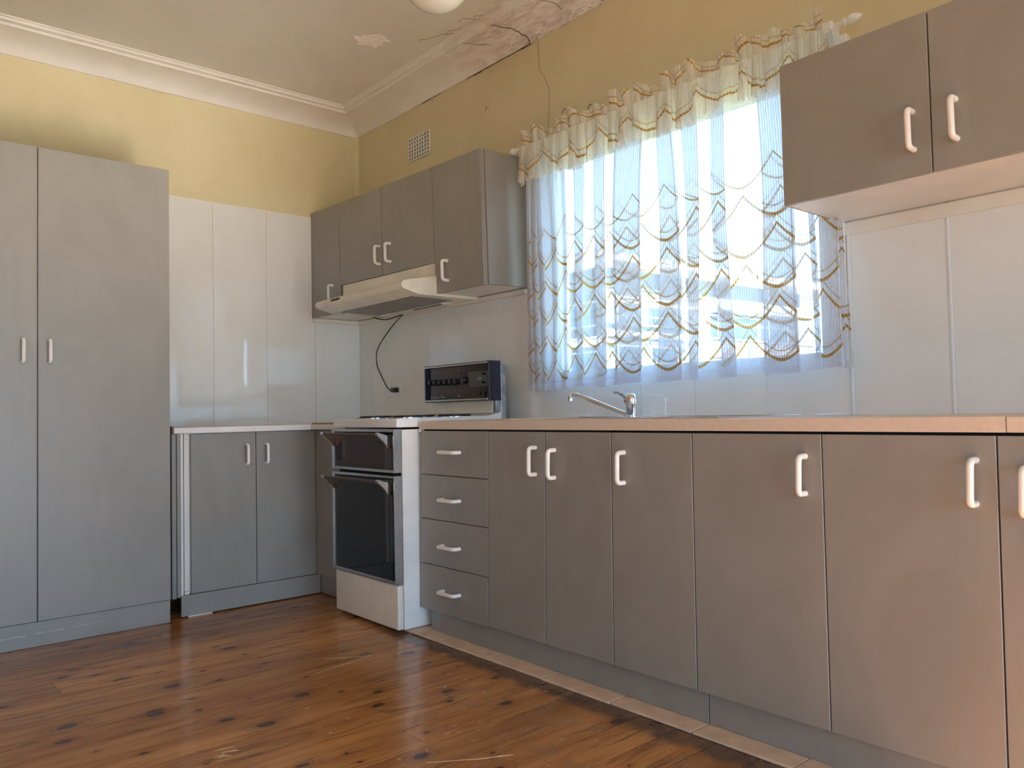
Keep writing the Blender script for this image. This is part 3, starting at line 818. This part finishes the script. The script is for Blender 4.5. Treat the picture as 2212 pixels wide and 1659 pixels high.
# range hood
hd_ = empty('range_hood', (.8, -.2, 1.51)); tag(hd_, 'cream slimline range hood above the cooker', 'range hood')
HX0, HX1 = .352, 1.238
pr = [(-.005, 1.512), (-.005, 1.600), (-.285, 1.612), (-.300, 1.603), (-.440, 1.580), (-.474, 1.572), (-.484, 1.560), (-.484, 1.545), (-.474, 1.534), (-.385, 1.512)]
m = MB(); m.prism(pr, HX0, HX1, 'x', .003, 2); m.build('hood_body', M['cream'], hd_, smooth=True)
m = MB(); m.hexa([UA(.357, 1.606, .004), UA(1.219, 1.606, .004), UA(1.219, 1.606, .020), UA(.357, 1.606, .020), UA(.357, 1.680, .004), UA(1.219, 1.680, .004), UA(1.219, 1.680, .020), UA(.357, 1.680, .020)], .001)
m.build('fill_board', M['cream'], hd_)
for k in range(3):
    a = HX0 + .09 + k * .245
    m = MB(); m.box(a, a + .238, -.375, -.135, 1.508, 1.5125, .001); f_ = m.build('grease_filter', M['filter'], hd_)
    m = MB(); m.box(a + .105, a + .125, -.365, -.345, 1.505, 1.508, .0005); m.build('filter_clip', M['steel'], f_)
m = MB(); m.box(HX0 + .09, HX0 + .70, -.118, -.04, 1.507, 1.5125, .001); m.build('lamp_cover', M['trimcream'], hd_)
m = MB(); m.box(HX0 + .42, HX0 + .68, -.112, -.10, 1.5055, 1.507); m.build('lamp_slot', M['dark'], hd_)
for k in range(6):
    m = MB(); c = .545 + k * .0165; m.lathe((c, 0, 1.557), [(.0062, -.487), (.0062, -.4845), (.0062, -.482)], 'y', 12); m.build('switch_button', M['black'], hd_)

# outlet, plug and cord
go = empty('power_outlet', (.42, -.004, 1.078)); tag(go, 'double white power outlet on the wall beside the cooker', 'power outlet')
m = MB(); m.box(.352, .487, -.013, -.0045, 1.040, 1.118, .002, 2); m.build('cover_plate', M['handle'], go)
for c in (.388, .440):
    m = MB(); m.lathe((c, 0, 1.100), [(.009, -.013), (.0085, -.016), (.004, -.017)], 'y', 14); m.build('switch', M['handle'], go, smooth=True)
cd = empty('appliance_cord', (.45, -.03, 1.07)); tag(cd, 'thin black power cord looping from the range hood down to the outlet', 'cord')
cpts = [(.385, -.125, 1.506), (.400, -.11, 1.497), (.455, -.09, 1.487), (.53, -.08, 1.492), (.60, -.07, 1.500), (.555, -.05, 1.494), (.485, -.035, 1.478), (.403, -.03, 1.437), (.335, -.03, 1.392), (.286, -.03, 1.355), (.255, -.03, 1.318), (.247, -.03, 1.275), (.257, -.03, 1.225), (.297, -.03, 1.172), (.345, -.03, 1.114), (.372, -.03, 1.090), (.405, -.032, 1.078), (.425, -.032, 1.076)]
m = MB(); m.tube(spline(cpts, 5), .0034, 8); m.build('cable', M['black'], cd, smooth=True)
m = MB(); m.box(.420, .468, -.045, -.0145, 1.062, 1.090, .006, 2); m.tube([(.398, -.032, 1.0775), (.425, -.031, 1.076)], .0062, 8); m.build('plug', M['black'], cd, smooth=True)

# ------------------------------------------------------------------ upper cabinet at the right
ub = empty('wall_cabinet', (3.8, -.19, 1.53)); tag(ub, 'dark grey wall cabinet at the top right with a white underside', 'cabinet')
V = [3.160, 3.583, 4.006, 4.43]; VT, VB, VD = 1.957, 1.533, .3725
def vx(i, z): return V[i] - .0037 * (z - 1.75)
m = MB(); m.box(V[0] + .004, V[3], -VD + .0185, -.001, VB + .002, VT - .002, .001); m.build('carcass', M['carcass'], ub)
m = MB(); m.box(V[0] + .0015, V[0] + .0038, -VD + .0185, -.001, VB + .001, VT - .002); m.build('edge_strip', M['chip'], ub)
for i in range(3):
    g = .0018; m = MB()
    m.slab((vx(i, VT) + g, -VD, VT), (vx(i + 1, VT) - g, -VD, VT), (vx(i + 1, VB) - g, -VD, VB), (vx(i, VB) + g, -VD, VB), (0, .0175, 0))
    d = m.build('door', M['lam'], ub)
    if i < 2:
        hx = [3.538, 3.643][i]; bow_handle(d, (hx, -VD, 1.703), (hx + .001, -VD, 1.602), (0, -1, 0))
m = MB(); m.box(3.160, 4.45, -.012, -.0045, 1.489, 1.531, .001); tag(m.build('trim_9', M['trimcream']), kind='structure')

# ------------------------------------------------------------------ tall pantry on the left wall
pn = empty('pantry_cabinet', (.3, -2.1, 0)); tag(pn, 'full-height grey pantry cabinet at the left edge', 'cabinet')
PX = .6252; PY = [-1.3525, -1.8843, -2.416, -2.948]; PT = 2.0876
m = MB(); m.box(.001, PX - .018, PY[3], PY[0] - .0035, .104, PT - .002, .001); m.build('carcass', M['lam'], pn)
for i in range(3):
    g = .0022; m = MB()
    m.slab((PX, PY[i + 1] + g, PT), (PX, PY[i] - g, PT), (PX, PY[i] - g, .106), (PX, PY[i + 1] + g, .106), (-.0175, 0, 0))
    d = m.build('door', M['lam'], pn)
    if i < 2:
        hy = [-1.842, -1.939][i]; bow_handle(d, (PX, hy, 1.272), (PX, hy, 1.178), (1, 0, 0), r=.0075)
m = MB(); m.box(.02, PX - .010, PY[3], PY[0] - .002, .001, .103, .001); m.build('kickboard', M['lam'], pn)

# ------------------------------------------------------------------ low cabinets on the left wall
LX = .569
lb = empty('base_cabinet', (.3, -.95, .1)); tag(lb, 'grey two-door low cabinet on the left wall between pantry and corner', 'cabinet', 'grey base cabinets')
m = MB(); m.box(.006, LX - .0185, -1.292, -.008, .104, .861, .001); m.build('carcass', M['carcass'], lb)
LY = [-1.2455, -.9245, -.6035]
for i in range(2):
    g = .0017; m = MB(); m.slab((LX, LY[i] + g, .8575), (LX, LY[i + 1] - g, .8575), (LX, LY[i + 1] - g, .105), (LX, LY[i] + g, .105), (-.0175, 0, 0))
    d = m.build('door', M['lam'], lb); hy = [-.977, -.875][i]
    bow_handle(d, (LX, hy, .797), (LX, hy, .702), (1, 0, 0), r=.0075)
m = MB(); m.box(LX - .03, LX + .004, -1.292, -1.281, .100, .8600, .001); m.build('end_panel', M['frame'], lb)
m = MB(); m.box(LX - .03, LX - .002, -1.2745, -1.2535, .1205, .830, .001); m.box(LX - .03, LX - .001, -1.2745, -1.2535, .832, .860, .001); m.box(LX - .03, LX - .001, -1.2745, -1.2535, .104, .1185, .001)
m.build('filler_strip', M['trimcream'], lb)
m = MB(); m.box(LX - .035, LX, -1.331, -1.311, .092, .860, .001); m.build('scribe_strip', M['lam'], lb)
m = MB(); m.box(LX - .03, LX + .002, -1.3085, -1.2925, .096, .860, .001); m.build('scribe_strip', M['lam'], lb)
m = MB(); m.box(.5645, .5785, -1.293, -.585, .006, .1035, .001); m.box(.5645, .97, -K, -K + .014, .006, .1035, .001)
tag(m.build('kickboard', M['lam']), 'scuffed grey kickboard under the low cabinets in the corner', 'kickboard', 'grey kickboards')
m = MB(); m.box(.572, .579, -1.262, -1.150, .0008, .006, .0005); tag(m.build('packing_strip', M['trimcream']), 'short white packing strip lying under the left kickboard', 'strip')
cb = empty('base_cabinet', (.77, -.3, .1)); tag(cb, 'grey corner base cabinet half hidden behind the cooker', 'cabinet', 'grey base cabinets')
m = MB(); m.box(.5700, .956, -F + .0185, -.008, .104, .861, .001); m.build('carcass', M['carcass'], cb)
m = MB(); m.slab((LX + .003, -F, .8575), (.955, -F, .8575), (.955, -F, .105), (LX + .003, -F, .105), (0, .0175, 0)); m.build('door', M['lam'], cb)

# left worktop (white metal-edged) and its corner piece
lt = MB(); lt.box(.006, .596, -1.326, -.640, .8625, .888, .001)
lto = lt.build('worktop', M['carcass']); tag(lto, 'grey worktop with a white metal front edge on the left wall', 'worktop')
m = MB(); m.box(.596, .600, -1.329, -.640, .8615, .8885, .0006); m.build('edge_strip', M['white_enamel'], lto)
m = MB(); m.box(.02, .590, -1.334, -1.3265, .862, .896, .0006); m.build('raw_end', M['chip'], lto)
ct = MB(); ct.box(.006, .960, -.6375, -.006, .8625, .8885, .001)
cto = ct.build('worktop', M['trimcream']); tag(cto, 'small cream corner worktop left of the cooker with a raw brown layer on top', 'worktop')
m = MB(); m.box(.5985, .960, -.636, -.560, .8885, .8965, .0006); m.build('raw_layer', M['chip'], cto)

# floor marks
def floor_mark(pts, wd, mat=M['scratch']):
    P = [(a, b, .0008) for a, b in pts]; strip(floor, P, [wd * rc.uniform(.4, 1) for _ in P], (0, 0, 1), mat, 'scratch', .0003)
for k in range(9):
    a, b = 2.15 + rc.uniform(0, .055), -1.735 + rc.uniform(0, .04); floor_mark([(a, b), (a + rc.uniform(-.004, .012), b + .016), (a + rc.uniform(-.006, .014), b + rc.uniform(.026, .04))], .0032)
cy = -2.9; P = []
while cy < -1.37:
    P.append((PX - .0098, cy, .052 + rc.uniform(-.0012, .0012) + .006 * math.sin(cy * 3))); cy += .016
for i in range(0, len(P) - 9, 9):
    if rc.random() < .75: strip(pn, [(p[0] , p[1], p[2]) for p in P[i:i + 8]], [rc.uniform(.0004, .0022) for _ in range(8)], (1, 0, 0), M['print'], 'paint_chip', .0004)
floor_mark([(2.62, -1.32), (2.66, -1.26), (2.70, -1.20), (2.74, -1.12)], .006)
floor_mark([(1.60, -1.10), (1.66, -1.02), (1.70, -.94)], .0015); floor_mark([(1.74, -1.20), (1.72, -1.08), (1.70, -.95)], .0015)
rf = random.Random(21)
for k in range(26):
    a, b = rf.uniform(2.0, 3.1), rf.uniform(-1.45, -.72); floor_mark([(a, b), (a + rf.uniform(-.006, .006), b + rf.uniform(.004, .010))], .003)

# ------------------------------------------------------------------ lace curtain
cur = empty('lace_curtain', (2.45, -.08, 1.03)); tag(cur, 'white lace net curtain with gold scallops and a ruffled valance over the window', 'curtain')
def sheet(name, mat, path_fn, nz, z_fn, v_fn, parent):
    """path_fn(t) -> list of (x, y, u) for row fraction t; same length for each row"""
    bm = bmesh.new(); uvl = bm.loops.layers.uv.new('UVMap'); rows = []; uvs = {}
    for r in range(nz + 1):
        t = r / nz; row = []
        for (x_, y_, u_) in path_fn(t):
            z_ = z_fn(x_, u_, t); v = bm.verts.new((x_, y_, z_)); row.append(v); uvs[v] = (u_, v_fn(z_, t, x_))
        rows.append(row)
    for a, b in zip(rows, rows[1:]):
        for k in range(len(a) - 1):
            f = bm.faces.new((a[k], a[k + 1], b[k + 1], b[k]))
            for lp in f.loops: lp[uvl].uv = uvs[lp.vert]
    m = MB(); m.bm.free(); m.bm = bm
    o = m.build(name, M[mat], parent, recalc=False)
    o.data.polygons.foreach_set('use_smooth', [True] * len(o.data.polygons)); return o

FOLDS = [(1.700, 1.735, 1.695, 1.730), (1.745, 1.775, 1.745, 1.77), (1.785, 1.815, 1.785, 1.815), (1.865, 1.895, 1.862, 1.885), (1.925, 1.955, 1.93, 1.955),
         (2.000, 2.070, 2.015, 2.05), (2.140, 2.200, 2.115, 2.170), (2.265, 2.400, 2.215, 2.345), (2.470, 2.530, 2.455, 2.560),
         (2.585, 2.655, 2.600, 2.640), (2.725, 2.768, 2.735, 2.790), (2.905, 2.990, 2.925, 3.045), (3.055, 3.075, 3.10, 3.118), (3.165, 3.185, 3.185, 3.20)]
fr_ = random.Random(4)
FW = [(fr_.uniform(0, 6.28), fr_.uniform(.6, 1.4)) for _ in FOLDS]
def curtain_path(t):            # t 0 bottom .. 1 top
    xl = 1.683 + .014 * t; xr = 3.222 - .055 * t
    pts = [(xl, -.085, 0)]
    for i, (ta, tb, ba, bb) in enumerate(FOLDS):
        ph, am = FW[i]
        wob = .008 * math.sin(t * 5 + ph) * am
        a = ba + (ta - ba) * t + wob; b = bb + (tb - bb) * t + wob
        if t > .9: b = a + (b - a) * (1 - (t - .9) * 3)
        o = .017 * (1 - .4 * t); y0 = -.088
        pts += [(b - .004, y0 - o, 1), (b + .002, y0 - o * .6, 1), (b - .003, y0 - .001, 1), (a + .003, y0 + .001, 1), (a - .002, y0 + o * .6, 1), (a + .004, y0 + o, 1)]
    pts.append((xr, -.085, 1))
    out = []; fine = []
    P = [Vector((p[0], p[1], 0)) for p in pts]
    fine = spline(P, 7)
    return [(p.x, p.y, U0[k] if U0 else 0) for k, p in enumerate(fine)]
U0 = None
ref = curtain_path(.35); acc = [0]
for a, b in zip(ref, ref[1:]): acc.append(acc[-1] + math.hypot(b[0] - a[0], b[1] - a[1]))
U0 = acc
def zf_main(x_, u_, t):
    zb_ = 1.028 + .022 * (x_ - 1.69) / 1.5 + .005 * math.sin(u_ * 9)
    return zb_ + (2.150 - zb_) * t
sheet('curtain_sheet', 'lace', curtain_path, 30, zf_main, lambda z_, t, x_: 1.03 + (z_ - 1.028 - .022 * (x_ - 1.69) / 1.5), cur)

def ruffle(x0, x1, n, amp_y, back, y0, seed, tw=0):
    rr = random.Random(seed); ph = [rr.uniform(0, 6.28) for _ in range(4)]; L = x1 - x0
    N = n * 14
    def raw(t, k):
        s = k / N; w_ = 2 * math.pi * n * s + 1.3 * math.sin(2 * math.pi * s * 3.1 + ph[0]) + .9 * math.sin(2 * math.pi * s * 7.3 + ph[1])
        am = .65 + .35 * math.sin(2 * math.pi * s * 5.2 + ph[2])
        g = 1.0 if tw == 0 else (.35 + .65 * t if tw > 0 else 1 - .55 * t)
        return (x0 + s * L - back * am * g * math.sin(2 * w_) , y0 + amp_y * am * g * math.sin(w_))
    ref = [raw(.5, k) for k in range(N + 1)]; ac = [0]
    for a, b in zip(ref, ref[1:]): ac.append(ac[-1] + math.hypot(b[0] - a[0], b[1] - a[1]))
    return lambda t: [(*raw(t, k), ac[k]) for k in range(N + 1)]
def rodz(x_): return 2.163 - .012 * (x_ - 1.69) / 1.5
vp = ruffle(1.688, 3.175, 25, .024, .014, -.120, 8, -1)
sheet('valance', 'valance', vp, 8, lambda x_, u_, t: (1.982 + .012 * math.sin(u_ * 7.7) + .007 * math.sin(u_ * 19)) * (1 - t) + (rodz(x_) - .006) * t + (.025 * (x_ - 1.69) / 1.5) * (1 - t),
      lambda z_, t, x_: 1.055 + t * .185, cur)
hp = ruffle(1.680, 3.172, 27, .034, .017, -.112, 9, 1)
def hz(x_, u_, t): return rodz(x_) - .002 + t * (.058 + .015 * math.sin(u_ * 11) + .013 * math.sin(u_ * 27 + 1))
sheet('header_ruffle', 'header', hp, 5, hz, lambda z_, t, x_: 1.03 + t * .095, cur)
rod = empty('curtain_rod', (2.45, -.10, 2.16)); tag(rod, 'thin white curtain rod with a pointed finial above the window', 'curtain rod')
m = MB(); m.tube([(1.66, -.10, rodz(1.66)), (3.232, -.10, rodz(3.23))], .0075, 12); m.build('rod', M['handle'], rod, smooth=True)
for xe, sg in ((3.232, 1), (1.66, -1)):
    m = MB(); pr = [(.0075, 0), (.0125, .003), (.0125, .008), (.007, .012), (.013, .020), (.0165, .030), (.0145, .042), (.008, .054), (.001, .062)]
    m.lathe((xe, -.10, rodz(xe)), [(r_ , sg * h) for r_, h in pr], 'x', 18); m.build('finial', M['handle'], rod, smooth=True)
m = MB(); m.box(3.160, 3.205, -.03, -.0005, 2.115, 2.150, .002); m.box(3.172, 3.190, -.112, -.03, 2.132, 2.143, .001); m.box(3.168, 3.200, -.116, -.098, 2.138, 2.166, .002)
m.build('bracket', M['handle'], rod)

# ------------------------------------------------------------------ outside
M['ext_white'] = simple('white_render', (.80, .78, .74), .7, vscale=2)
M['ext_dark'] = simple('dark_grey_cladding', (.045, .05, .055), .6, vscale=2, var=.15)
M['ext_mid'] = simple('grey_render', (.08, .09, .10), .7, vscale=2)
M['ext_brick'] = simple('pinkish_blockwork', (.30, .22, .18), .8, vscale=5, var=.2)
M['ext_glass'] = simple('blue_reflecting_glass', (.03, .06, .085), .08, vscale=.6, var=.2)
M['pipe'] = simple('galvanised_pipe', (.28, .30, .32), .4, .3, vscale=3)
M['plank'] = simple('scaffold_plank', (.70, .55, .38), .7, vscale=3)
M['grass'] = simple('dry_ground', (.30, .30, .20), .9, vscale=.7, var=.3)
m = MB(); m.box(-60, 60, -60, 90, -.75, -.6)
# ground is kept clear of the house itself
tag(m.build('ground', M['grass']), kind='structure')
# building: near corner B0, face recedes along +y (slight x drift)
ex, ey = Vector((.0429, .9991, 0)), Vector((-.9991, .0429, 0)); B0 = Vector((-6.42, 9.30, 0))
nb = empty('neighbour_building', (-9, 13, -.6)); tag(nb, 'two-storey grey and white building outside, seen through the lace curtain', 'building')
def bbox(name, t0, t1, s0, s1, z0, z1, mat, parent=nb):
    """t along the receding face, s away behind it (negative = proud)"""
    m = MB(); q = [B0 + ex * t + ey * s for t, s in ((t0, s0), (t1, s0), (t1, s1), (t0, s1))]
    m.hexa([Vector((p.x, p.y, z0)) for p in q] + [Vector((p.x, p.y, z1)) for p in q]); return m.build(name, M[mat], parent)
bbox('wall', 0, 7.1, 0, 6.8, -.6, 3.85, 'ext_mid')
bbox('roof_slab', -.8, 8.6, -.7, 7.5, 3.86, 4.02, 'ext_white')
bbox('cladding', -.02, 7.15, -.05, 0, 3.46, 3.85, 'ext_dark'); bbox('cladding', -.06, 0, 0, 6.8, 3.0, 3.85, 'ext_dark')
bbox('fascia', 2.6, 7.1, -.45, 0, 3.16, 3.40, 'ext_white')
bbox('column', 2.55, 2.95, -.40, 0, -.6, 3.16, 'ext_white')
bbox('balcony_wall', 2.95, 7.1, -.42, -.30, 1.4, 2.52, 'ext_brick')
bbox('fascia', -.05, 2.6, -.10, 0, 2.45, 2.6, 'ext_white'); bbox('fascia', -.05, 7.1, -.46, 0, 1.25, 1.42, 'ext_white')
bbox('parapet', .0, 2.5, -.08, 0, 1.42, 2.0, 'ext_white')
for (a, b, z0_, z1_) in ((3.15, 3.65, 2.52, 3.10), (3.70, 5.2, 2.52, 3.10), (5.25, 6.5, 2.52, 3.10), (.3, 1.0, 2.7, 3.3), (1.2, 2.2, 2.7, 3.3), (.3, 1.0, 1.5, 2.3), (1.3, 2.2, 1.5, 2.3)):
    f_ = bbox('window', a, b, -.10, -.002, z0_, z1_, 'ext_white'); bbox('pane', a + .05, b - .05, -.115, -.101, z0_ + .05, z1_ - .05, 'ext_glass', f_)
for (a, b, z0_, z1_) in ((.3, 1.6, 2.6, 3.3), (2.0, 3.2, 2.6, 3.3), (3.7, 5.4, 2.6, 3.3), (.4, 2.4, .9, 1.9), (3.2, 5.4, .9, 1.9)):
    m = MB(); q = [B0 + ex * t + ey * s for t, s in ((-.10, a), (-.07, a), (-.07, b), (-.10, b))]
    m.hexa([Vector((p.x, p.y, z0_)) for p in q] + [Vector((p.x, p.y, z1_)) for p in q]); m.build('window', M['ext_glass'], nb)
bbox('band', -.14, -.06, 0, 6.8, 2.25, 2.45, 'ext_white'); bbox('band', -.14, -.06, 0, 6.8, .45, .65, 'ext_white')

sf = empty('scaffolding', (-5.8, 13, -.6)); tag(sf, 'metal scaffolding poles and rails standing around the building outside', 'scaffolding')
def pole(name, a, b, r=.03, mat='pipe'):
    m = MB(); q = [B0 + ex * p[0] + ey * p[1] + Vector((0, 0, p[2])) for p in (a, b)]; m.tube(q, r, 8); m.build(name, M[mat], sf, smooth=True)
for t_, top in ((-.9, 4.9), (1.4, 4.2), (4.35, 5.3), (7.3, 4.4), (9.0, 4.5)): pole('post', (t_, -.95, -.6), (t_, -.95, top), .035)
for s_, top in ((1.8, 3.7), (4.2, 3.7)): pole('post', (-.9, s_, -.6), (-.9, s_, top), .035)
for z_ in (4.25, 4.75): pole('rail', (-.9 + (.0 if z_ > 4.5 else 1.5), -.95, z_), (9.0 if z_ < 4.5 else 4.6, -.95, z_), .022)
for z_ in (.95, 1.5, 1.85, 2.35, 2.75): pole('rail', (-.9, -.95, z_), (9.4, -.95, z_ - .02), .022)
for z_ in (1.1, 1.6, 2.05, 2.55, 3.0): pole('rail', (-.9, -.95, z_), (-.9, 7, z_ + .0), .022)
for z_ in (3.3, 3.65, 3.95): pole('rail', (7.2, -.95, z_), (10.5, -.95, z_), .022)
for (t0_, t1_, z_) in ((-.8, 2.5, 3.0), (1.0, 9.0, 1.2), (-.8, 4.0, .75)):
    m = MB(); q = [B0 + ex * t + ey * s for t, s in ((t0_, -.92), (t1_, -.92), (t1_, -.62), (t0_, -.62))]
    m.hexa([Vector((p.x, p.y, z_)) for p in q] + [Vector((p.x, p.y, z_ + .05)) for p in q]); m.build('plank', M['plank'], sf)
